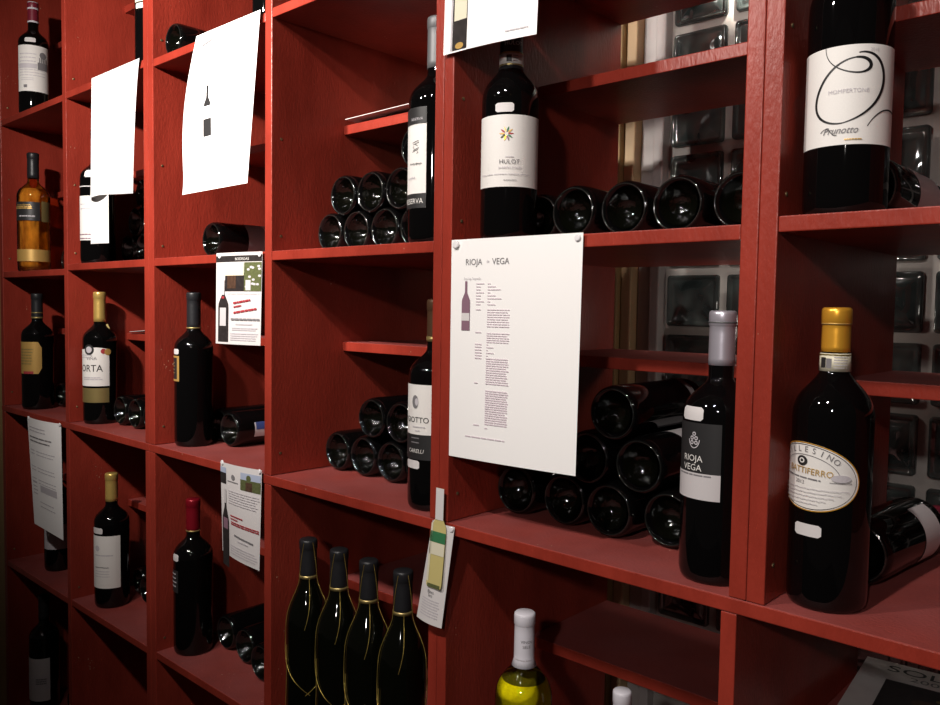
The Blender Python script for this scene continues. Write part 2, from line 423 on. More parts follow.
build_base('low red base cabinet at the dim end, under the gold label bottle', [0, 1], [X['L0'], X['A'], X['Bl']], X['L0'][0], X['Bl'][1])
build_base('low red base cabinet holding the four dark gold-corded bottles', [2, 3], [X['Br'], X['C'], X['Dl']], X['Br'][0], X['Dl'][1])
build_base('low red base cabinet holding the yellow wine and the grey lettered case', [4, 5], [X['Dr'], (.3045, .3225), (.775, .795)], X['Dr'][0], X['R'][1])

# ---- standing bottles ----------------------------------------------------
G0 = None
def stand(x, y, z, h, r, label, **k): return Bottle((x, y, z + .0003), h, r, label, **k)
def scribble(k, mat, x0, x1, z, amp, th, seedv):
    rnd = random.Random(seedv); n = 26
    k.stroke(mat, [(x0 + (x1 - x0) * i / n, z + amp * math.sin(i * 2.1 + rnd.random()) * rnd.uniform(.3, 1)) for i in range(n + 1)], th)

# bay 0
b = stand(-1.797, .05, Z1[0], .315, .0385, 'dark wine bottle with white and red capsule and grey engraved chateau label')
b.capsule(.82, 'winecap', [(.935, 1.0, 'whitecap'), (.82, .835, 'whitecap')])
def ink(k, w, h):
    k.rect('pale', -w * .42, 0, w * .1, h * .10, 4); k.rect('grey', w * .12, -h * .02, w * .42, h * .14, 3)
    for i in range(5): k.rect('grey', w * (.16 + .05 * i), h * .1, w * (.19 + .05 * i), h * (.24 + .08 * (i % 2)))
    k.disc('grey', w * .27, h * .30, w * .10, 10); k.lines('pale', -w * .4, w * .1, h * .14, h * .3, 3, h * .02)
    k.lines('pale', -w * .4, w * .35, -h * .16, -h * .04, 3, h * .015); k.lines('pale', -w * .35, w * .05, -h * .26, -h * .22, 2, h * .012)
    k.rect('grey', -w * .26, -h * .42, -w * .16, -h * .36)
b.label(-.96, .93, .20, .60, 'label', ink=ink); b.sticker(-.55, .15, .625, .665)

b = stand(-1.812, .05, Z2[0], .335, .0425, 'golden white wine bottle with black capsule and dark band label', glass='amber')
b.capsule(.79, 'blackcap')
v, f = lathe([(0, .012), (.036, .012), (.0395, .02), (.0395, .335 * .55), (.037, .335 * .64), (.028, .335 * .70), (0, .335 * .70)], 36)
o = obj('wine', v, f, 'goldwine', b.root, True)
def ink(k, w, h):
    k.lines('goldlabel', -w * .3, w * .3, h * .12, h * .2, 2, h * .06); k.lines('pale', -w * .1, w * .42, -h * .3, -h * .3, 1, h * .07); scribble(k, 'goldlabel', -w * .2, w * .25, h * .33, h * .06, h * .03, 3)
b.label(-1, .38, .425, .58, 'charcoal', ink=ink, extra=.3)
b.label(.45, .98, .42, .59, 'antique', 'back_label'); b.label(-1, .96, .085, .185, 'goldlabel', 'lower_label', extra=.3)

b = stand(-1.796, .05, -.4, .328, .0415, 'dark wine bottle with clipped-corner gold label standing by the tan wall')
b.capsule(.785, 'blackcap', [(.785, .80, 'antique'), (.83, .84, 'antique')])
def ink(k, w, h):
    for i in range(6): k.lines('antique', -w * .25, w * .25, -h * .2 + i * h * .09, -h * .2 + i * h * .09, 1, h * .03)
    k.rect('redink', -w * .1, -h * .5, w * .25, -h * .42, 3)
b.label(-1, .25, .31, .585, 'goldlabel', ink=ink, shape='chamfer', extra=.25)

b = stand(-1.735, .078, Z4[0], .32, .037, 'dark bottle mostly covered by the hanging text sheet')
b.capsule(.79, 'blackcap'); b.label(-.95, .9, .20, .42, 'pale')
b = stand(-1.845, .075, Z5, .340, .0405, 'dark bottle with white and grey picture label on the lowest shelf')
b.capsule(.79, 'blackcap')
def ink(k, w, h): k.rect('pale', -w * .5, -h * .24, w * .5, h * .1, 6); k.lines('pale', -w * .3, w * .2, h * .2, h * .36, 3, h * .02); k.lines('grey', w * .05, w * .4, -h * .1, 0, 3, h * .03)
b.label(-1, .35, .10, .475, 'label_grey', ink=ink, extra=.2)

# bay 1
b = stand(-1.105, .06, Z1[1], .33, .04, 'dark bottle with cream label on the shelf above the curled white sheet')
b.capsule(.79, 'blackcap'); b.label(-.95, .8, .43, .62, 'cream'); b.sticker(-.9, -.4, .385, .42)
b = stand(-1.384, .05, Z2[1], .33, .041, 'dark bottle with pale label standing behind the curled white sheet')
b.capsule(.79, 'blackcap')
def ink(k, w, h): k.lines('plum', -w * .45, w * .4, -h * .47, -h * .38, 2, h * .025); k.lines('pale', -w * .4, w * .3, h * .2, h * .3, 2, h * .02)
b.label(-.98, .45, .17, .50, 'label', ink=ink); b.sticker(-.72, -.2, .635, .69)
b.label(-.98, -.2, .565, .573, 'label_grey', 'neck_stripe')

b = stand(-1.403, .06, -.4, .332, .0405, 'dark bottle with gold capsule and white label lettered ORTA')
b.capsule(.775, 'gold')
def ink(k, w, h):
    k.text('charcoal', 'ORTA', w * .05, -h * .10, h * .27, sx=.9); k.text('grey', 'VIÑA', w * .08, h * .22, h * .13)
    k.disc('charcoal', w * .02, h * .50, h * .145); k.disc('pale', w * .02, h * .50, h * .09); k.disc('redink', w * .36, h * .46, h * .07)
    k.disc('goldlabel', w * .46, h * .44, h * .09, 12); k.lines('pale', -w * .15, w * .35, -h * .33, -h * .28, 2, h * .03); k.lines('pale', -w * .3, w * .1, h * .28, h * .34, 2, h * .02)
b.label(-1, .52, .29, .565, 'label', ink=ink, shape='notch', extra=.4); b.label(-1, .50, .165, .275, 'antique', 'lower_label', extra=.3)
pts = [(.0165, -.004, .25), (.021, -.006, .238), (.0265, -.008, .222), (.032, -.011, .206)]
v = []; f = []
for i, (x_, y_, z_) in enumerate(pts): v += [(x_ - .0022, y_ - .004, z_), (x_ + .0022, y_ - .004, z_ + .002)]
for i in range(3): f.append((2 * i, 2 * i + 1, 2 * i + 3, 2 * i + 2))
obj('neck_tag', v, f, 'antique', b.root)

b = stand(-1.347, .062, Z4[1], .334, .0415, 'dark bottle with gold capsule and plain white script label')
b.capsule(.79, 'gold')
def ink(k, w, h):
    k.disc('pale', -w * .12, h * .26, w * .08, 10); k.lines('pale', -w * .2, w * .32, h * .12, h * .12, 1, h * .02)
    scribble(k, 'grey', -w * .2, w * .2, -h * .1, h * .015, h * .012, 5); k.lines('pale', -w * .2, w * .25, -h * .28, -h * .18, 3, h * .012)
b.label(-1, .46, .155, .55, 'label', ink=ink, extra=.2); b.sticker(-.98, -.5, .565, .61)

# bay 2
b = stand(-.618, .05, Z1[2], .33, .0395, 'dark bottle rising above the top corner of the bottle-picture sheet')
b.capsule(.79, 'blackcap'); b.label(.25, .98, .10, .5, 'label_grey', 'back_label')
b = stand(-.9465, .068, -.4, .330, .0405, 'plain dark bottle with black capsule and small gold framed side label')
b.capsule(.765, 'blackcap', [(.765, .775, 'antique')])
def ink(k, w, h):
    k.rect('goldlabel', -w * .5, h * .42, w * .5, h * .5, 3); k.rect('goldlabel', -w * .5, -h * .5, w * .5, -h * .42, 3); k.rect('goldlabel', w * .34, -h * .5, w * .5, h * .5); k.lines('antique', -w * .3, w * .2, -h * .2, h * .2, 4, h * .05)
b.label(-1, -.72, .425, .59, 'charcoal', ink=ink, extra=.3); b.sticker(-.97, -.74, .60, .635)
b = stand(-.944, .064, Z4[2], .336, .0415, 'dark bottle with glossy red capsule and white round sticker')
b.capsule(.79, 'redcap', [(.79, .80, 'antique')])
def ink(k, w, h): k.lines('pale', -w * .2, w * .4, -h * .25, h * .3, 4, h * .06)
b.label(-1, -.74, .41, .555, 'charcoal', ink=ink, extra=.4); b.sticker(-.97, -.72, .615, .66)

# bay 3
b = stand(-.1872, .045, Z2[3], .333, .0415, 'tall dark bottle with grey capsule and white label banded RESERVA', style='tall')
b.capsule(.775, 'greycap')
def ink(k, w, h):
    k.rect('charcoal', -w * .5, -h * .5, w * .5, -h * .355, 14); k.rect('charcoal', -w * .5, h * .335, w * .5, h * .5, 14)
    k.text('label', 'RESERVA', w * .455, -h * .455, h * .075, 'RIGHT', sx=.95); k.text('pale', 'RESERVA', w * .44, h * .37, h * .04, 'RIGHT')
    for i in range(7):
        a = random.random() * 6; k.stroke('charcoal', [(w * (.28 + .06 * math.sin(a + t * 2)) + t * w * .03, h * (.15 - .018 * i) + t * h * .02) for t in (0, .5, 1)], h * .006)
    scribble(k, 'charcoal', w * .16, w * .42, -h * .06, h * .02, h * .005, 9); scribble(k, 'pale', w * .1, w * .3, -h * .2, h * .02, h * .006, 11)
b.label(-1, -.33, .148, .585, 'label', ink=ink, extra=1.0)
b = stand(-.1915, .056, -.4, .318, .042, 'dark bottle with white label lettered GIOTTO above a charcoal band')
b.capsule(.80, 'browncap', [(.80, .825, 'antique')])
def ink(k, w, h):
    k.rect('charcoal', -w * .5, -h * .5, w * .5, -h * .165, 14)
    k.text('charcoal', 'GIOTTO', w * .44, -h * .005, h * .105, 'RIGHT'); k.text('label', 'CARELLI', w * .36, -h * .41, h * .075, 'RIGHT', shear=.2)
    k.disc('grey', w * .20, h * .27, h * .055, 14, h * .09); k.disc('pale', w * .23, h * .27, h * .03, 12, h * .05)
    k.lines('pale', w * .15, w * .38, -h * .07, -h * .07, 1, h * .015); k.lines('pale', w * .20, w * .30, -h * .12, -h * .12, 1, h * .015); k.lines('grey', w * .12, w * .3, -h * .28, -h * .22, 2, h * .015)
b.label(-1, -.08, .245, .60, 'label', ink=ink, extra=.9); b.sticker(-.97, -.55, .20, .24)
GS = 'dark gold-corded bottles in the base cabinet'
for i, (x, h) in enumerate([(-.506, .340), (-.420, .339), (-.338, .339), (-.256, .340)]):
    nm = ['dark gold-corded bottle standing against the cabinet side, at the head of the row of four', 'second dark gold-corded bottle in the row of four, counted from the cabinet side',
          'third dark gold-corded bottle in the row of four, counted from the cabinet side', 'last dark gold-corded bottle of the row, beside the cut-out bottle card'][i]
    b = stand(x, .05 + .002 * (i % 2), Z4[3], h, .0385, nm, style='sloped', glass='darkg', group=GS, nr=.0150)
    b.capsule(.80, 'blackcap', [(.795, .812, 'antique')])
    def cordpts(a0, a1, z0, z1, n=14, wob=.35):
        return [(a0 + (a1 - a0) * t / n + wob * math.sin(t / n * PI), z0 + (z1 - z0) * t / n) for t in range(n + 1)]
    v, f = [], []
    for a0, a1, z0, z1, wob in [(-.5, -1.35, .99, .55, -.3), (-1.35, .1, .55, .2, -.7), (.5, 1.3, .99, .55, .3), (1.3, -.1, .55, .2, .7), (.1, -.15, .8, .55, .1), (-1.2, -1.45, .45, .03, .1), (1.2, 1.5, .4, .03, 0)]:
        pts = []
        for a, z in cordpts(a0, a1, z0 * h, z1 * h, wob=wob):
            R = radius_at(b.prof, min(z, h - .014)) + .0018; pts.append(Vector((R * math.sin(a), -R * math.cos(a), z)))
        for j, p in enumerate(pts):
            n = len(v); q = (pts[min(j + 1, len(pts) - 1)] - pts[max(j - 1, 0)]).normalized(); s1 = q.orthogonal().normalized(); s2 = q.cross(s1)
            v += [p + (s1 * math.cos(t) + s2 * math.sin(t)) * .0007 for t in (0, 2.1, 4.2)]
            if j: f += [(n - 3 + t, n - 3 + (t + 1) % 3, n + (t + 1) % 3, n + t) for t in range(3)]
    obj('gold_cord', v, f, 'cord', b.root)

# bay 4
b = stand(-.0475, .05, Z2[4], .30, .0395, 'dark bottle with colourful starburst on a big white label lettered HULOT', style='round', nr=.0152)
b.capsule(.78, 'blackcap')
v, f = band_mesh(b.prof, .795 * .30, .855 * .30, .0013); o = obj('neck_band', v, f, 'label', b.root, True)
k = Ink(); k.rect('antique', -.02, .0070, .02, .0090, 8); k.rect('antique', -.02, -.0090, .02, -.0070, 8); k.rect('charcoal', -.006, -.0045, .0005, .0045, 3); k.lines('grey', .002, .009, -.004, .003, 3, .001)
def nf(x, z, l=0): R = b.nr + .0019 + l; a = x / b.nr; return (R * math.sin(a), -R * math.cos(a), .825 * .30 + z)
k.build(nf, o, 'label_print')
k = Ink(); k.text('pale', 'HULOT', .003, .0, .0075); k.build(lambda x, z, l=0: ((b.nr + .0014) * math.sin(x / b.nr), -(b.nr + .0014) * math.cos(x / b.nr), .885 * .30 + z), b.cap, 'capsule_print')
def ink(k, w, h):
    cols = ['redink', 'goldlabel', 'green', 'antique', 'redink', 'goldlabel', 'olive', 'goldy', 'plum', 'green']
    for i in range(10):
        a = 2 * PI * i / 10; p = [(-w * .03 + h * q * math.cos(a), h * .235 + h * q * math.sin(a)) for q in (.025, .048, .072, .10)]
        k.stroke(cols[i], p, lambda t: h * (.005 + .020 * math.sin(PI * min(1, t + .05))))
    k.text('grey', 'HULOT', w * .01, -h * .18, h * .085); k.text('pale', "BARBERA D'ALBA", w * .02, -h * .25, h * .042)
    k.lines('pale', -w * .4, w * .34, -h * .33, -h * .33, 1, h * .008); scribble(k, 'grey', -w * .06, w * .1, -h * .41, h * .01, h * .006, 4); k.lines('pale', -w * .04, w * .06, -h * .09, -h * .09, 1, h * .01)
b.label(-.985, .97, .236, .555, 'label', ink=ink); b.sticker(-.5, .12, .566, .607, 'card')

b = stand(.2705, .055, -.4, .307, .0412, 'dark bottle with silver capsule and black and white RIOJA VEGA label', style='tall')
b.capsule(.80, 'silver', [(.955, .962, 'greycap')])
def ink(k, w, h):
    k.rect('label_grey', -w * .5, -h * .5, w * .5, -h * .155, 14); k.lines('grey', -w * .22, w * .44, -h * .195, -h * .195, 1, h * .02)
    k.text('label', 'RIOJA', -w * .10, -h * .005, h * .118, 'LEFT', sx=1.02); k.text('label', 'VEGA', -w * .10, -h * .125, h * .118, 'LEFT', sx=1.02)
    for dx, dz in ((-.035, .03), (.035, .03), (-.035, -.03), (.035, -.03), (0, .085)): k.disc('pale', w * (.10 + dx), h * (.27 + dz), h * .028, 12)
    for dx, dz in ((-.035, .03), (.035, .03), (-.035, -.03), (.035, -.03), (0, .085)): k.disc('charcoal', w * (.10 + dx), h * (.27 + dz), h * .014, 8)
    k.stroke('pale', [(w * (.10 + .09 * math.sin(t)), h * (.29 - .12 * math.cos(t))) for t in [x * .25 for x in range(-6, 7)]], h * .012)
b.label(-1, .07, .312, .592, 'charcoal', ink=ink, extra=.25); b.sticker(-.93, -.42, .60, .65)

b = stand(-.014, .062, Z4[4], .334, .0405, 'clear bottle of bright yellow wine with white capsule', glass='oliveglass', style='round')
b.capsule(.775, 'whitecap')
k = Ink(); k.text('grey', 'VINOS', .003, .004, .0055); k.text('grey', 'SELE', .003, -.003, .0055); k.lines('pale', -.013, .012, -.022, -.022, 1, .002)
k.build(lambda x, z, l=0: ((b.nr + .0011) * math.sin(x / b.nr), -(b.nr + .0011) * math.cos(x / b.nr), .87 * .334 + z), b.cap, 'capsule_print')
zt = .2400
v, f = lathe([(0, .02), (.030, .010), (.0388, .02), (.0392, .19)] + [(radius_at(b.prof, .195 + (zt - .195) * i / 9) - .0011, .195 + (zt - .195) * i / 9) for i in range(10)], 40)
o = obj('wine', v, f, 'yellowwine', b.root, True)
v, f = lathe([(radius_at(b.prof, zt) - .0011, zt), (0, zt)], 40); obj('wine_surface', v, f, 'olivedark', o)
b = stand(.112, .12, Z4[4], .243, .034, 'small bottle with white capsule under the half shelf, only its tip showing')
b.capsule(.78, 'whitecap')

# bay 5
b = stand(.3985, .053, Z2[5], .325, .0402, 'big dark bottle whose white label has a black spiral and MOMPERTONE', style='round')
b.capsule(.80, 'blackcap')
def ink(k, w, h):
    P = lambda pts: [(w * (x - .5), h * (.5 - y)) for x, y in pts]
    def bez(p0, p1, p2, p3, n=22): return [tuple((1 - t) ** 3 * p0[i] + 3 * (1 - t) ** 2 * t * p1[i] + 3 * (1 - t) * t * t * p2[i] + t ** 3 * p3[i] for i in (0, 1)) for t in [q / n for q in range(n + 1)]]
    w1 = h * .022
    c1 = bez((.30, -.0), (.30, .20), (.50, .30), (.60, .28)) ; k.stroke('black', P(c1), lambda t: w1 * (.25 + .5 * t))
    c2 = bez((.60, .28), (.72, .25), (.68, .12), (.55, .13)); k.stroke('black', P(c2), lambda t: w1 * (.75 + .8 * math.sin(PI * t)))
    c3 = bez((.55, .13), (.36, .15), (.22, .40), (.22, .56)) + bez((.22, .56), (.22, .72), (.36, .80), (.46, .78)); k.stroke('black', P(c3), lambda t: w1 * (.5 + .7 * math.sin(PI * t)))
    c4 = bez((.46, .78), (.66, .73), (.82, .50), (.80, .30)) + bez((.80, .30), (.78, .12), (.66, .06), (.57, .085)); k.stroke('black', P(c4), lambda t: w1 * (.4 + 1.1 * math.sin(PI * t)))
    c5 = bez((.66, .82), (.72, .70), (.82, .60), (.98, .66)); k.stroke('black', P(c5), lambda t: w1 * (.3 + .5 * t))
    k.text('pale', 'MOMPERTONE', w * .0, h * .02, h * .058); k.text('pale', '2010', w * .20, h * .43, h * .045)
    k.text('grey', 'Prunotto', -w * .06, -h * .385, h * .10, shear=.45, sx=.9); k.stroke('charcoal', P(bez((.28, .86), (.36, .76), (.36, .92), (.42, .90))), h * .006); k.lines('goldlabel', -w * .02, w * .12, -h * .455, -h * .455, 1, h * .012)
b.label(-.985, .985, .205, .500, 'label', ink=ink)

b = stand(.3937, .060, Z3, .312, .0400, 'big dark bottle with gold capsule and oval cream BATTIFERRO label', style='round')
b.capsule(.855, 'goldy', [(.945, .952, 'goldlabel')])
v, f = band_mesh(b.prof, .79 * .312, .85 * .312, .0013); o = obj('neck_band', v, f, 'cream', b.root, True)
k = Ink(); k.rect('charcoal', -.014, -.006, -.0085, .005, 3); k.rect('grey', -.008, -.006, -.003, .004, 3); k.lines('pale', -.001, .012, -.006, .005, 5, .001)
k.rect('antique', -.02, .0072, .02, .0085, 8)
k.build(lambda x, z, l=0: ((b.nr + .0019) * math.sin(x / b.nr), -(b.nr + .0019) * math.cos(x / b.nr), .82 * .312 + z), o, 'label_print')
def ink(k, w, h):
    t = -.10
    def ell(s_, a): x, z = w * .5 * s_ * math.cos(a), h * .5 * s_ * math.sin(a); return (x * math.cos(t) - z * math.sin(t), x * math.sin(t) + z * math.cos(t))
    k.stroke('goldy', [ell(.985, 2 * PI * q / 60) for q in range(61)], h * .016); k.stroke('charcoal', [ell(.93, 2 * PI * q / 60) for q in range(61)], h * .008)
    k.stroke('grey', [ell(.64, PI * (.06 + .88 * q / 40)) for q in range(41)], h * .008)
    s_ = 'GRILLESINO'
    for i, ch in enumerate(s_):
        a = PI * (.86 - .60 * i / (len(s_) - 1)); p = ell(.72, a); q = ell(.72, a - .05); k.text('grey', ch, p[0], p[1], h * .12, rot=math.atan2(q[1] - p[1], q[0] - p[0]))
    k.disc('charcoal', -w * .05, h * .225, w * .060, 18, h * .075); k.disc('label', -w * .05, h * .23, w * .030, 14, h * .04); k.disc('black', -w * .05, h * .23, w * .016, 10, h * .022)
    k.text('goldlabel', 'BATTIFERRO', w * .02, h * .045, h * .13, rot=t * .6, sx=.95); k.lines('grey', -w * .36, w * .2, 0, 0, 1, h * .02, slope=-.06)
    k.text('grey', '2013', -w * .07, -h * .11, h * .08, rot=t * .6)
    for i in range(5): scribble(k, 'pale', -w * (.40 - .03 * i), w * (.40 - .07 * i), -h * (.17 + .055 * i), h * .008, h * .008, 20 + i)
    k.disc('pale', w * .32, h * .02, w * .09, 16, h * .055); k.rect('grey', w * .22, -h * .05, w * .42, -h * .042, 4)
b.label(-1, .66, .332, .557, 'label', shape='oval', tilt=-.10, ink=ink, extra=.35); b.sticker(-.78, -.16, .247, .288)

# ---- lying bottles -------------------------------------------------------
PROTO = {}
def lying(x, y, z, label, group, kind='plain', r=.0358, h=.300, yaw=0.0, spin=0.0):
    """lies on its side, base towards the shop, resting at height z"""
    key = (kind, r, h)
    if key not in PROTO:
        b = Bottle((x, y, z + r + .0003), h, r, label, lying=True, beads=kind in ('beads', 'beadlabel', 'beadend'), group=group, glass='dark')
        b.capsule(.79, {'plain': 'blackcap', 'beads': 'blackcap'}.get(kind, 'winecap'))
        # the punt: a slightly paler, rippled disc inside the base
        v, f = lathe([(0, .0272), (.30 * r, .0250), (.55 * r, .0145), (.70 * r, .0045)], 32); obj('punt', v, f, 'punt', b.root, True)
        v, f = lathe([(.835 * r, .0006), (.85 * r, -.0006), (.868 * r, -.0009), (.884 * r, -.0006), (.895 * r, .0004)], 48)
        if kind.startswith('bead'):             # knurled ring round the base
            for k in range(60):
                a = 2 * PI * k / 60; c = Vector((.866 * r * math.cos(a), .866 * r * math.sin(a), -.0009)); n = len(v); e = .00115
                v += [c + Vector(d) * e for d in ((1, 0, 0), (-1, 0, 0), (0, 1, 0), (0, -1, 0), (0, 0, 1), (0, 0, -1))]
                f += [(n + a_, n + b_, n + c_) for a_, b_, c_ in ((0, 2, 4), (2, 1, 4), (1, 3, 4), (3, 0, 4), (2, 0, 5), (1, 2, 5), (3, 1, 5), (0, 3, 5))]
        obj('base_rim', v, f, 'rim' if kind.startswith('bead') else 'rimdark', b.root, not kind.startswith('bead'))
        if kind in ('label', 'beadlabel', 'stripe') :
            if kind == 'stripe': b.label(-.9, .95, .52, .57, 'label_grey', 'front_label', extra=1.2)
            else: b.label(-.95, .95, .26, .58, 'label_grey', 'front_label')
        if kind == 'greylabel':
            b.label(-.97, .97, .22, .365, 'grey', 'front_label'); b.label(-.97, .97, .367, .46, 'label_grey', 'back_label')
        if kind == 'beadend': b.label(-.8, .8, .40, .585, 'label_grey', 'front_label')
        PROTO[key] = b.root; root = b.root
    else:
        src = PROTO[key]; root = src.copy(); COL.objects.link(root)
        for ch in src.children:
            c = ch.copy(); COL.objects.link(c); c.parent = root
            for g in ch.children:
                d = g.copy(); COL.objects.link(d); d.parent = c
        root['label'] = label; root['group'] = group; root.location = (x, y, z + r + .0003)
    root.rotation_euler = (Matrix.Rotation(yaw, 3, 'Z') @ Matrix.Rotation(-PI / 2, 3, 'X') @ Matrix.Rotation(spin, 3, 'Z')).to_euler()
    return root
ORD = ['first', 'second', 'third', 'fourth', 'fifth', 'sixth']
def pile(rows, z, y, group, where, kind='plain', r=.0358, h=.300):
    below = []
    names = ['bottom', 'second', 'third']
    for j, row in enumerate(rows):
        placed = []
        for i, x in enumerate(row):
            zz = z if j == 0 else max(pz + math.sqrt(max(0, (2 * r) ** 2 - (x - px) ** 2)) + (.0005 if isinstance(kind, str) else .0014) for px, pz in below if abs(x - px) < 2 * r)
            placed.append((x, zz))
            lay = f'{names[j]} layer of ' if len(rows) > 1 else ''
            cnt = f'{ORD[i]} bottle' if len(row) > 1 else 'only bottle'
            lab = f'{cnt} in {lay}{where}'
            kk = kind if isinstance(kind, str) else kind[j][i]
            lying(x, (y if not isinstance(y, list) else y[j][i]) + (0 if j == 0 else .0), zz, lab, group, kk, r, h, spin=(i * 1.3 + j) if kk in ('plain', 'beads') else .95)
        below = placed
# bay 0
lying(-1.755, .115, Z2[0], 'clear pale bottle lying behind the golden white wine', 'bottles lying flat on the shelves', 'clearone', .036)
for o in PROTO[('clearone', .036, .3)].children:
    if o.name.startswith('glass_body'): o.material_slots[0].link = 'OBJECT'; o.material_slots[0].material = M['clear']
    if o.name.startswith('punt'): o.material_slots[0].link = 'OBJECT'; o.material_slots[0].material = M['clear']
lying(-1.782, .105, -.4, 'dark bottle lying behind the gold label bottle', 'bottles lying flat on the shelves')
lying(-1.735, .11, Z5, 'dark bottle lying beside the picture label bottle on the lowest shelf', 'bottles lying flat on the shelves')
# bay 1
q = .0800
pile([[-1.34, -1.26, -1.18, -1.10], [-1.30, -1.22, -1.14], [-1.26, -1.18]], Z2[1], .105, 'bottles piled behind the curled sheet', 'pile behind the curled sheet, from the pale label', r=.0385)
pile([[-1.318, -1.238, -1.158, -1.078]], -.4, .072, 'bottles lying beside the ORTA bottle', 'the row beside the ORTA bottle', 'plain', r=.0375)
lying(-1.362, .137, Z4[1], 'dark bottle lying directly behind the plain white script label bottle', 'bottles beside the script label bottle', 'label')
lying(-1.285, .120, Z4[1], 'dark bottle lying next to the divider edge by the script label bottle', 'bottles beside the script label bottle')
# bay 2
lying(-.948, .024, Z1[2], 'dark bottle lying alone on the top shelf beside the bottle-picture sheet', 'bottles lying flat on the shelves', 'label', spin=-.3)
lying(-.853, .056, Z2[2], 'dark bottle with grey label lying above the red lettered card', 'bottles lying flat on the shelves', 'greylabel', r=.0372, spin=1.55)
lying(-.942, .125, -.4, 'dark bottle lying behind the gold framed side label bottle', 'bottles lying beside the gold framed label bottle', r=.0375)
b5 = lying(-.866, .105, -.4, 'dark bottle with small blue tag lying beside the gold framed label bottle', 'bottles lying beside the gold framed label bottle', 'bluetag', r=.0378)
bb = [(.0378 + .0006)]
v, f = [], []
for i in range(7):
    a = 1.15 + .85 * i / 6
    for zz in (.040, .072): v.append((bb[0] * math.sin(a), -bb[0] * math.cos(a), zz))
for i in range(6): f.append((2 * i, 2 * i + 2, 2 * i + 3, 2 * i + 1))
tagm = obj('shelf_tag', v, f, 'label_grey', b5, True)
v2 = [Vector(p) * 1 for p in v]
v2 = [(p[0] * 1.012, p[1] * 1.012, .043 + (p[2] - .040) * .80) for p in v[:8]]
obj('tag_print', v2, [(0, 2, 3, 1), (2, 4, 5, 3), (4, 6, 7, 5)], 'blue', tagm, True)
b5.rotation_euler = (-PI / 2, 0, 0)
for i, (x, y) in enumerate([(-.893, .112), (-.800, .102), (-.706, .08)]):
    lying(x, y, Z4[2], ['dark bottle lying beside the red capsule bottle, first of three', 'middle dark bottle of three lying by the red capsule bottle', 'dark bottle lying by the divider, last of three past the red capsule bottle'][i], 'bottles lying beside the red capsule bottle', r=.038, h=.30)
# bay 3
pile([[-.5115, -.437, -.3625, -.288, -.2135], [-.475, -.400, -.325, -.251], [-.288]], Z2[3], .098, 'bottles stacked behind the RESERVA bottle', 'stack by the RESERVA bottle, from far divider', 'beads', r=.0370)
pile([[-.508, -.434, -.360, -.286], [-.412, -.3375]], -.4, .115, 'bottles stacked beside the GIOTTO bottle', 'stack by the GIOTTO bottle, from far divider', 'plain', r=.0368)
# bay 4
for i, (x, y) in enumerate([(-.032, .098), (.0540, .06), (.1275, .066), (.201, .068), (.2755, .078)]):
    lying(x, y, Z2[4], ['dark bottle lying directly behind the HULOT bottle', 'first ringed bottle base beside the HULOT bottle above the pinned RIOJA VEGA sheet', 'second ringed bottle base along from the HULOT bottle', 'third ringed bottle base along from the HULOT bottle', 'fourth ringed bottle base, cut off by the double upright'][i], 'bottles with ringed bases beside the HULOT bottle', 'beads', r=.0358, spin=i)
X4 = [[-.0700, .018, .0965, .178], [.057, .138], [.097]]
KN = [['plain', 'plain', 'plain', 'plain'], ['label', 'label'], ['stripe']]
pile(X4, -.4, [[.104, .104, .097, .110], [.10, .102], [.10]], 'bottles stacked beside the black and white RIOJA VEGA bottle', 'stack beside the RIOJA VEGA bottle, farthest first', KN, r=.0376)
# bay 5
lying(.398, .112, Z2[5], 'dark bottle with white label lying behind the MOMPERTONE bottle', 'bottles lying flat on the shelves', 'beadlabel', r=.037, spin=1.75)
lying(.398, .135, Z3, 'dark bottle with pale label lying slantwise behind the BATTIFERRO bottle', 'bottles lying flat on the shelves', 'beadend', r=.0385, h=.262, yaw=-.10, spin=1.35)

# ---- papers and cards ----------------------------------------------------
def paper(name, label, cat, TL, TR, BR, BL, mat='white', bend=None, group=None, n=18, y0=-.0022, print_fn=None, off=.0006):
    """sheet pinned to the front edge; corners (x, z); bend(s, t) -> (dx, dy, dz)"""
    ox, oz = (TL[0] + TR[0]) / 2, (TL[1] + TR[1]) / 2
    root = empty(name, (ox, y0, oz), label, cat, group)
    def P(s, t, o=0.0):
        x = (TL[0] * (1 - s) + TR[0] * s) * (1 - t) + (BL[0] * (1 - s) + BR[0] * s) * t
        z = (TL[1] * (1 - s) + TR[1] * s) * (1 - t) + (BL[1] * (1 - s) + BR[1] * s) * t
        d = bend(s, t) if bend else (0, 0, 0)
        return (x + d[0] - ox, d[1] - o, z + d[2] - oz)
    v, f = [], []
    for i in range(n + 1):
        for j in range(n + 1): v.append(P(i / n, j / n))
    for i in range(n):
        for j in range(n): a = i * (n + 1) + j; f.append((a, a + 1, a + n + 2, a + n + 1))
    sh = obj('sheet', v, f, mat, root, True)
    if print_fn:
        k = Ink(); print_fn(k); k.build(lambda x, z, l=0: P(x, -z, off + l), sh, 'printed_matter', -.085)   # print coordinates: x 0..1, z 0..-1
    return root
def bottle_picture(k, x, z0, z1, w, mats=('plum', 'label', 'plum'), skew=0.0):
    """flat picture of a bottle standing between z0 (base) and z1 (top)"""
    H = z1 - z0; pr = [(0, 1), (.02, 1), (.55, 1), (.62, .95), (.70, .60), (.76, .30), (.80, .26), (1, .26)]
    v, f = [], []
    for t, q in pr: v += [(x - w / 2 * q + skew * t, z0 + H * t), (x + w / 2 * q + skew * t, z0 + H * t)]
    for i in range(len(pr) - 1): f.append((2 * i, 2 * i + 1, 2 * i + 3, 2 * i + 2))
    k.add(mats[0], v, f)
    return H

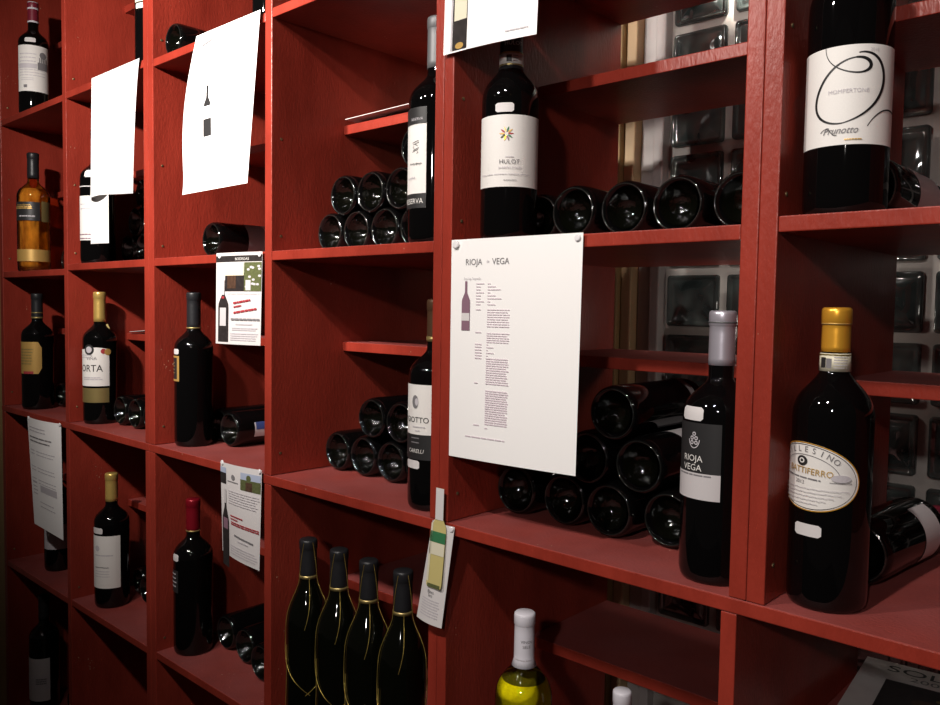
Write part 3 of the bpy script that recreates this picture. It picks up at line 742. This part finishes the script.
def pr_rioja(k):
    k.text('grey', 'RIOJA', .125, -.118, .040, 'LEFT', sx=1.35); k.text('grey', 'VEGA', .345, -.118, .040, 'LEFT', sx=1.35); k.text('pale', 'de', .300, -.110, .020, 'LEFT', sx=1.2)
    k.text('pale', 'Rioja Vega Tempranillo', .115, -.185, .017, 'LEFT', sx=.9)
    bottle_picture(k, .135, -.445, -.205, .070)
    return k
def pr_rioja_full(k):
    pr_rioja(k)
    for i in range(8):
        z = -.22 - .0135 * i * 1.06; k.lines('mauve', .22, .26 + .03 * (i % 3 == 0), z, z, 1, .004); k.lines('mauve', .315, .34 + .09 * ((i * 7) % 3) / 2, z, z, 1, .004)
    k.lines('mauve', .22, .265, -.345, -.345, 1, .005); k.lines('mauve', .315, .50, -.345, -.425, 8, .004)
    k.lines('mauve', .22, .275, -.455, -.455, 1, .005); k.lines('mauve', .315, .50, -.458, -.500, 5, .004)
    for i in range(6): k.lines('mauve', .22, .28, -.512 - i * .0135, -.512 - i * .0135, 1, .005); k.lines('mauve', .315, .33 + .05 * (i % 2), -.512 - i * .0135, -.512 - i * .0135, 1, .004)
    k.lines('mauve', .315, .50, -.580, -.700, 12, .005); k.lines('mauve', .22, .25, -.70, -.70, 1, .005)
    k.lines('mauve', .315, .50, -.750, -.93, 17, .005) if False else k.lines('mauve', .315, .50, -.735, -.895, 16, .0055)
    k.lines('mauve', .22, .27, -.905, -.905, 1, .005); k.lines('mauve', .315, .34, -.915, -.915, 1, .005); k.lines('mauve', .15, .48, -.965, -.965, 1, .005, 0)
def pr_rioja2(k):
    k2 = Ink(); pr_rioja_full(k2)
    for m_, (V, F) in k2.d.items(): k.add(m_, [(x, -(-z) ** 1.0 * .93 if z < -.2 else z) for x, z in V], F)
    k.rect('card', .102, -.37, .168, -.335)
paper('hanging_sheet', 'large white RIOJA VEGA information sheet pinned below the HULOT bottle', 'sheet', (-.1065, .001), (.1165, 0), (.1145, -.298), (-.104, -.302), 'white',
      lambda s, t: (0, -.003 * math.sin(PI * s) * t - .002 * t - .002 * s, 0), print_fn=pr_rioja2)
def pr_pic(k):
    bottle_picture(k, .47, -.665, -.345, .115, ('charcoal',), -.105)
    k.add('white', [(.376, -.555), (.494, -.555), (.466, -.475), (.348, -.475)], [(0, 1, 2, 3)])
    k.lines('grey', .155, .30, -.085, -.085, 1, .012, 0, .12)
paper('hanging_sheet', 'white sheet printed with one dark bottle, hanging from the top shelf', 'sheet', (-.797, .4245), (-.577, .424), (-.605, .123), (-.832, .121), 'white',
      lambda s, t: (-.024 * math.sin(PI * min(1, t * 1.1)) * (1 - s) ** 2 * 1.0 + .006 * s * t, -.004 - .022 * math.sin(PI * s) * t - .012 * t, -.006 * math.sin(PI * s) * t), print_fn=pr_pic)
def curl(s, t):
    k = max(0, s - .66) / .34
    return (0, -.004 - .016 * t * math.sin(PI * min(1, s * 1.1)) + .050 * k ** 1.2 * t ** 1.2, -.005 * math.sin(PI * s) * t * t)
paper('hanging_sheet', 'blank white sheet with a curled lower corner hanging from the top shelf', 'sheet', (-1.279, .429), (-1.037, .429), (-1.178, .160), (-1.292, .150), 'white', curl)
paper('shelf_card', 'plain white card hanging below the curled blank sheet', 'card', (-1.300, .180), (-1.203, .176), (-1.203, .043), (-1.302, .045), 'white', lambda s, t: (0, -.003 * math.sin(PI * s), 0))
def pr_top(k):
    bottle_picture(k, .20, -.985, .2, .17, ('photo',)); k.rect('cream', .13, -.72, .28, -.42); k.disc('goldlabel', .20, -.95, .05, 14, .03); k.rect('pale', .19, -.40, .22, -.05); k.rect('pale', .09, -.98, .11, -.4); k.lines('pale', .70, .95, -.93, -.93, 1, .012)
paper('hanging_sheet', 'white sheet with a bottle photograph hanging above the HULOT bottle', 'sheet', (-.124, .405), (.042, .405), (.040, .251), (-.124, .2565), 'white', lambda s, t: (0, -.004 * math.sin(PI * s) - .004 * t, 0), print_fn=pr_top)
def pr_k1(k):
    k.rect('photo', .0, -.10, .995, -.035); k.rect('brownphoto', .02, -.42, .44, -.11) if False else None
    k.rect('cream', .24, -.25, .66, -.11); k.rect('photo', .24, -.42, .67, -.22); k.rect('olive', .67, -.42, .995, -.11); [k.disc('pale' if i % 3 else 'photo', .70 + .27 * random.random(), -.13 - .26 * random.random(), .03, 7, .014) for i in range(22)]; k.rect('brownphoto', .30, -.39, .50, -.25); k.rect('pale', .70, -.41, .80, -.30)
    k.text('label', 'BODEGAS', .62, -.085, .04, sx=1.6)
    bottle_picture(k, .20, -.975, -.30, .26, ('photo',)); k.rect('label_grey', .12, -.80, .28, -.60); k.rect('label_grey', .165, -.46, .235, -.30); k.rect('redink', .165, -.50, .235, -.475)
    k.lines('redink', .45, .80, -.56, -.56, 1, .022, 0, .10); k.lines('redink', .46, .62, -.60, -.60, 1, .018, 0, .10); k.lines('redink', .46, .92, -.665, -.665, 1, .022, 0, .10)
    k.lines('grey', .40, .98, -.735, -.735, 1, .022, 0); k.lines('pale', .5, .86, -.785, -.785, 1, .016); k.lines('pale', .42, .95, -.825, -.845, 2, .012); k.lines('pale', .38, .97, -.955, -.885, 4, .012)
    k.lines('pale', .30, .97, -.45, -.45, 1, .008, 0)
paper('shelf_card', 'card with red slanted lettering and vineyard photo under the grey label bottle', 'card', (-.728, .0035), (-.572, .0015), (-.578, -.167), (-.731, -.169), 'card', lambda s, t: (0, -.002 - .004 * math.sin(PI * s), 0), print_fn=pr_k1)
def pr_k2(k):
    k.rect('sky', .0, -.13, .17, -.05); k.rect('photo', .0, -.23, .17, -.11); k.rect('sky', .56, -.14, .99, -.06); k.rect('olive', .56, -.24, .99, -.13); k.rect('brownphoto', .68, -.24, .82, -.15); k.disc('olive', .74, -.11, .05, 10, .035)
    k.disc('grey', .37, -.135, .045, 12, .03); k.lines('grey', .22, .50, -.19, -.19, 1, .010, 0)
    bottle_picture(k, .14, -1.13, -.29, .21, ('photo',)); k.rect('label_grey', .10, -.44, .17, -.29); k.rect('plum', .08, -.72, .22, -.60)
    k.lines('pale', .24, .98, -.42, -.29, 6, .008); k.lines('redink', .30, .62, -.555, -.555, 1, .014, 0); k.lines('redink', .30, .50, -.585, -.585, 1, .012); k.lines('redink', .32, .98, -.64, -.62, 2, .013, 0)
    k.lines('grey', .40, .86, -.755, -.755, 1, .020, 0, -.04); k.lines('pale', .5, .75, -.80, -.80, 1, .012); k.lines('pale', .30, .97, -.95, -.87, 4, .010)
paper('shelf_card', 'card with two landscape photos and a tall cut-out bottle by the red capsule bottle', 'card', (-.712, -.3955), (-.571, -.392), (-.574, -.577), (-.700, -.566), 'card', lambda s, t: (0, -.003 - .005 * math.sin(PI * s) - .003 * t, 0), print_fn=pr_k2)
def pr_k4(k):
    k.lines('pale', .08, .70, -.12, -.09, 2, .010); k.lines('grey', .08, .80, -.215, -.18, 2, .012)
    for z in (-.30, -.33, -.45, -.48, -.56, -.59): k.lines('pale', .30, .85, z, z, 1, .007); k.lines('pale', .06, .25, z, z, 1, .007)
    k.rect('pale', .35, -.66, .85, -.60); k.lines('pale', .08, .25, -.70, -.60, 4, .009); k.lines('pale', .3, .8, -.80, -.76, 2, .008)
paper('hanging_sheet', 'grey text sheet pinned under the gold label bottle at the dim end', 'sheet', (-1.722, -.411), (-1.486, -.407), (-1.469, -.706), (-1.667, -.700), 'white', lambda s, t: (0, -.003 - .010 * math.sin(PI * s) * (1 - t) - .004 * t, 0), print_fn=pr_k4)
# the cut-out bottle card at the double upright
root = paper('shelf_card', 'small white tag with a cut-out white wine bottle, pinned at the double upright', 'card', (-.1345, -.400), (-.0905, -.402), (-.104, -.549), (-.155, -.545), 'card', lambda s, t: (0, -.002 - .004 * math.sin(PI * s) - .010 * t, 0),
      print_fn=lambda k: (k.text('grey', 'Blanco', .47, -.70, .05, sx=2.0), k.text('grey', 'Seco', .47, -.735, .045, sx=2.0), k.lines('pale', .15, .85, -.93, -.77, 7, .010)))
k = Ink()
pr = [(0, .80), (.02, .95), (.05, 1), (.56, 1), (.62, .92), (.67, .62), (.69, .52), (1, .50)]
V, F = [], []
W2, z0, H = .0152, -.4935, .1435
for t_, q_ in pr: V += [(-.1150 + (.004 * (t_ - 1)) - W2 * q_, z0 + H * t_), (-.1150 + (.004 * (t_ - 1)) + W2 * q_, z0 + H * t_)]
for i in range(len(pr) - 1): F.append((2 * i, 2 * i + 1, 2 * i + 3, 2 * i + 2))
def cut(x, z): return (x - root.location.x, -.0090 - .0125 * max(0, (-.40 - z) / .147) - root.location.y, z - root.location.z)
cb = obj('cutout_bottle', [cut(x, z) for x, z in V], F, 'wineprint', root)
def cx(z): return -.1150 + .004 * ((z - z0) / H - 1)
def strip(mat, za, zb, q0, q1, name): 
    v_ = [(cx(z) + W2 * q, z) for z in (za, zb) for q in (q0, q1)]
    obj(name, [(c[0], c[1] - .0006, c[2]) for c in (cut(x, z) for x, z in v_)], [(0, 1, 3, 2)], mat, cb)
strip('card', z0 + H * .68, z0 + H, -.52, .52, 'cutout_capsule'); strip('green', z0 + H * .455, z0 + H * .56, -1, 1, 'cutout_label'); strip('cream', z0 + H * .33, z0 + H * .452, -.98, .98, 'cutout_label')
strip('cream', z0 + H * .06, z0 + H * .64, -.95, -.72, 'cutout_highlight'); strip('olive', z0 + H * .005, z0 + H * .04, -.8, .8, 'cutout_base')
# leaflets lying on the half shelves
def leaflet(label, pts, name='leaflet'):
    c = Vector((sum(p[0] for p in pts) / 4, sum(p[1] for p in pts) / 4, min(p[2] for p in pts))); o = obj(name, [Vector(p) - c for p in pts], [(0, 1, 2, 3)], 'card'); o.location = c
    md = o.modifiers.new('thick', 'SOLIDIFY'); md.thickness = .0012; md.offset = 1
    return tag(o, label, 'leaflet')
zh = Z2[3] + HTOP[3]
leaflet('white leaflet sticking out over the half shelf behind the RESERVA bottle', [(-.532, .148, zh + .0065), (-.335, .140, zh + .006), (-.330, .30, zh + .0006), (-.530, .30, zh + .0006)])
zh = HMID[1]
leaflet('small white leaflet on the half shelf behind the ORTA bottle', [(-1.415, .142, zh + .004), (-1.29, .138, zh + .012), (-1.29, .24, zh + .0006), (-1.415, .24, zh + .0006)])

# push pins
pin_v, pin_f = lathe([(0, .0024), (.0038, .0022), (.0048, .0013), (.0050, .0002), (0, .0002)], 20)
pin_me = mesh('push_pin', [(x, -z, y) for x, y, z in pin_v], [tuple(reversed(q)) for q in pin_f])
pin_me.materials.append(M['pin'])
for x, z, s, y, lab in [(-.096, -.006, 1.15, -.004, 'white pin at the RIOJA end of the large information sheet'), (.109, -.006, .9, -.005, 'white pin at the plain upper corner of the large RIOJA VEGA sheet'),
      (-.712, -.003, .9, -.0062, 'white pin over the bottle on the red slanted lettering card'), (-.577, -.004, .9, -.0062, 'white pin over the leaves on the red slanted lettering card'),
      (-.703, -.396, 1.0, -.0065, 'white pin beside the small photo on the landscape photo card'), (-.576, -.395, .9, -.0065, 'white pin above the green field photo of the landscape card'),
      (-.1275, -.402, .8, -.0055, 'white pin on the small bottle tag, RESERVA side'), (-.096, -.406, .9, -.0055, 'white pin on the small bottle tag, pinned sheet side'),
      (-1.706, -.414, 1.1, -.0065, 'white pin of the grey text sheet, tan wall end'), (-1.490, -.409, 1.0, -.0065, 'white pin of the grey text sheet, next to the rack divider')]:
    o = bpy.data.objects.new('push_pin', pin_me); COL.objects.link(o); o.location = (x, y, z); o.scale = (s,) * 3
    tag(o, lab, 'pin', 'white push pins')

# lettered grey case on the base half shelf
bx = empty('wine_case', (.331, .44, -.6208), 'flat grey wine case lettered SOLA 2003 with a dark picture on its lid', 'wine case', rot=(0, 0, .10))
W3, D3, H3 = .335, .235, .024
bevel_box('case_body', (0, -D3, .0003), (W3, 0, H3 * .6), 'box', bx, .001); lid = bevel_box('case_lid', (-.0005, -D3 - .0005, H3 * .6 + .0003), (W3 + .0005, .0005, H3), 'box', bx, .001)
k = Ink(); k.text('charcoal', 'SOLA', .030, -.034, .030, 'LEFT', sx=1.35); k.text('grey', '2003', .062, -.054, .019, 'LEFT', sx=1.3); k.rect('photo', .036, -.22, .285, -.066)
for i in range(6): k.disc('brownphoto', .09 + .03 * i, -.12 - .012 * (i % 3), .016, 12, .012)
k.disc('antique', .15, -.105, .02, 14, .008); k.disc('antique', .11, -.10, .010, 12, .005)
k.build(lambda x, z, l=0: (x, z, H3 + .0004 + l), lid, 'lid_print')

# ---- the room ------------------------------------------------------------
def struct(name, o): o.name = name; return tag(o, kind='structure')
YW = .62; ZF, ZC = -1.48, 1.25
struct('floor', bevel_box('floor', (-3.2, -3.2, ZF - .05), (2.4, .9, ZF), 'floor', bev=0))
struct('ceiling', bevel_box('ceiling', (-3.2, -3.2, ZC), (2.4, .9, ZC + .05), 'ceil', bev=0))
struct('wall_back', bevel_box('wall_back', (-3.2, YW + .03, ZF), (-.235, YW + .10, ZC), 'plaster', bev=0))
struct('wall_side', bevel_box('wall_side', (-3.2, .004, ZF), (-1.9415, YW + .03, ZC), 'tan', bev=0))
# wooden post and reveal beside the window
struct('trim_1', bevel_box('trim_1', (-.268, YW - .050, ZF), (-.200, YW + .03, ZC), 'tan', bev=.003))
struct('trim_2', bevel_box('trim_2', (-.1995, YW - .035, ZF), (-.176, YW + .03, ZC), 'lightwood', bev=.003))
win = bpy.data.objects.new('window_1', None); COL.objects.link(win); tag(win, kind='structure')
bevel_box('window_frame', (-.1755, YW - .010, ZF), (-.143, YW + .03, ZC), 'frame', win, .003)
bevel_box('window_frame', (-.1427, YW - .022, ZF), (-.121, YW + .03, ZC), 'frame', win, .003)
bevel_box('mortar_wall', (-.1208, YW + .004, ZF), (2.4, YW + .03, ZC), 'mortar', win, 0)
P_ = .1155; g = .0082
bm = bmesh.new()
for i in range(-1, 10):
    for j in range(-8, 6):
        xa, xb = .002 + P_ * i + g, .002 + P_ * (i + 1) - g; za, zb = .216 + P_ * j + g, .216 + P_ * (j + 1) - g
        if i == -1: xa = -.113
        def loop(inset, y, rad):
            out = []
            for cx_, cz_, a0 in ((xb, zb, 0), (xa, zb, PI / 2), (xa, za, PI), (xb, za, 1.5 * PI)):
                sx = -1 if cx_ == xb else 1; sz = -1 if cz_ == zb else 1
                for q in range(4):
                    a = a0 + PI / 2 * q / 3; out.append(bm.verts.new((cx_ + sx * (inset + rad) + rad * math.cos(a), y, cz_ + sz * (inset + rad) + rad * math.sin(a))))
            return out
        L1 = [loop(0, YW + .004, .006), loop(.0004, YW - .003, .006), loop(.002, YW - .005, .006), loop(.006, YW - .004, .005), loop(.0085, YW + .0005, .004), loop(.012, YW - .001, .004), loop(.03, YW - .004, .004)]
        for A, B in zip(L1, L1[1:]):
            for q in range(16): bm.faces.new((A[q], A[(q + 1) % 16], B[(q + 1) % 16], B[q]))
        bm.faces.new(L1[-1])
bmesh.ops.recalc_face_normals(bm, faces=bm.faces[:])
me = bpy.data.meshes.new('glass_blocks'); bm.to_mesh(me); bm.free()
o = link_mesh('glass_blocks', me, M['block'], win, True)
fl = sum(p.normal.y for p in me.polygons)
if fl > 0: me.flip_normals()

# ---- light ---------------------------------------------------------------
def spot(name, loc, target, power, size_deg, blend, rad, col):
    l = bpy.data.lights.new(name, 'SPOT'); l.energy = power; l.spot_size = math.radians(size_deg); l.spot_blend = blend; l.shadow_soft_size = rad; l.color = col
    o = bpy.data.objects.new(name, l); COL.objects.link(o); o.location = loc
    o.rotation_euler = (Vector(target) - Vector(loc)).to_track_quat('-Z', 'Y').to_euler(); return o
WARM = (1.0, .935, .875)
spot('track_spotlight', (-.62, -1.0, .64), (-.95, 0, .40), 104, 93, 1.0, .028, WARM)
spot('track_spotlight', (-.28, -1.05, .72), (-.25, 0, .16), 26, 100, .9, .028, WARM)
spot('track_spotlight', (.35, -1.25, 1.02), (.28, 0, -.10), 46, 92, .9, .028, WARM)
spot('wall_fill', (.16, .47, .74), (.16, .62, .745), 55.0, 136, .08, .012, (1.0, .94, .84))  # unseen spot added for the bright upper wall; cone edge makes its cut-off
spot('front_fill', (.95, -1.95, .50), (.38, 0, -.06), 37, 62, 1.0, .045, (1.0, .945, .90))  # unseen fill added on the camera side to brighten the right-hand bays
l = bpy.data.lights.new('gap_fill', 'POINT'); l.energy = .30; l.shadow_soft_size = .02; l.color = (1.0, .93, .84)  # unseen point light added behind the racks to lift window post and blocks
o = bpy.data.objects.new('gap_fill', l); COL.objects.link(o); o.location = (.16, .50, -.115)
w = bpy.data.worlds.new('room'); scene.world = w; w.use_nodes = True
w.node_tree.nodes['Background'].inputs[0].default_value = (1.0, .78, .68, 1); w.node_tree.nodes['Background'].inputs[1].default_value = .015

# ---- camera --------------------------------------------------------------
cd = bpy.data.cameras.new('camera'); cam = bpy.data.objects.new('camera', cd); COL.objects.link(cam); scene.camera = cam
cd.sensor_width = 36; cd.lens = 812.45 / 940 * 36; cd.clip_start = .01
R_, U_, F_ = Vector((.736417, .676345, .015718)), Vector((-.04833, .02942, .998398)), Vector((-.674799, .735997, -.054354))
m = Matrix((R_, U_, -F_)).transposed().to_4x4(); m.translation = Vector((.68589, -.824916, -.093808)); cam.matrix_world = m
scene.view_settings.view_transform = 'Standard'; scene.view_settings.look = 'None'; scene.view_settings.exposure = .50; scene.view_settings.gamma = .90
scene.cycles.use_denoising = True; scene.cycles.max_bounces = 8; scene.cycles.transparent_max_bounces = 12
scene.cycles.sample_clamp_indirect = 4
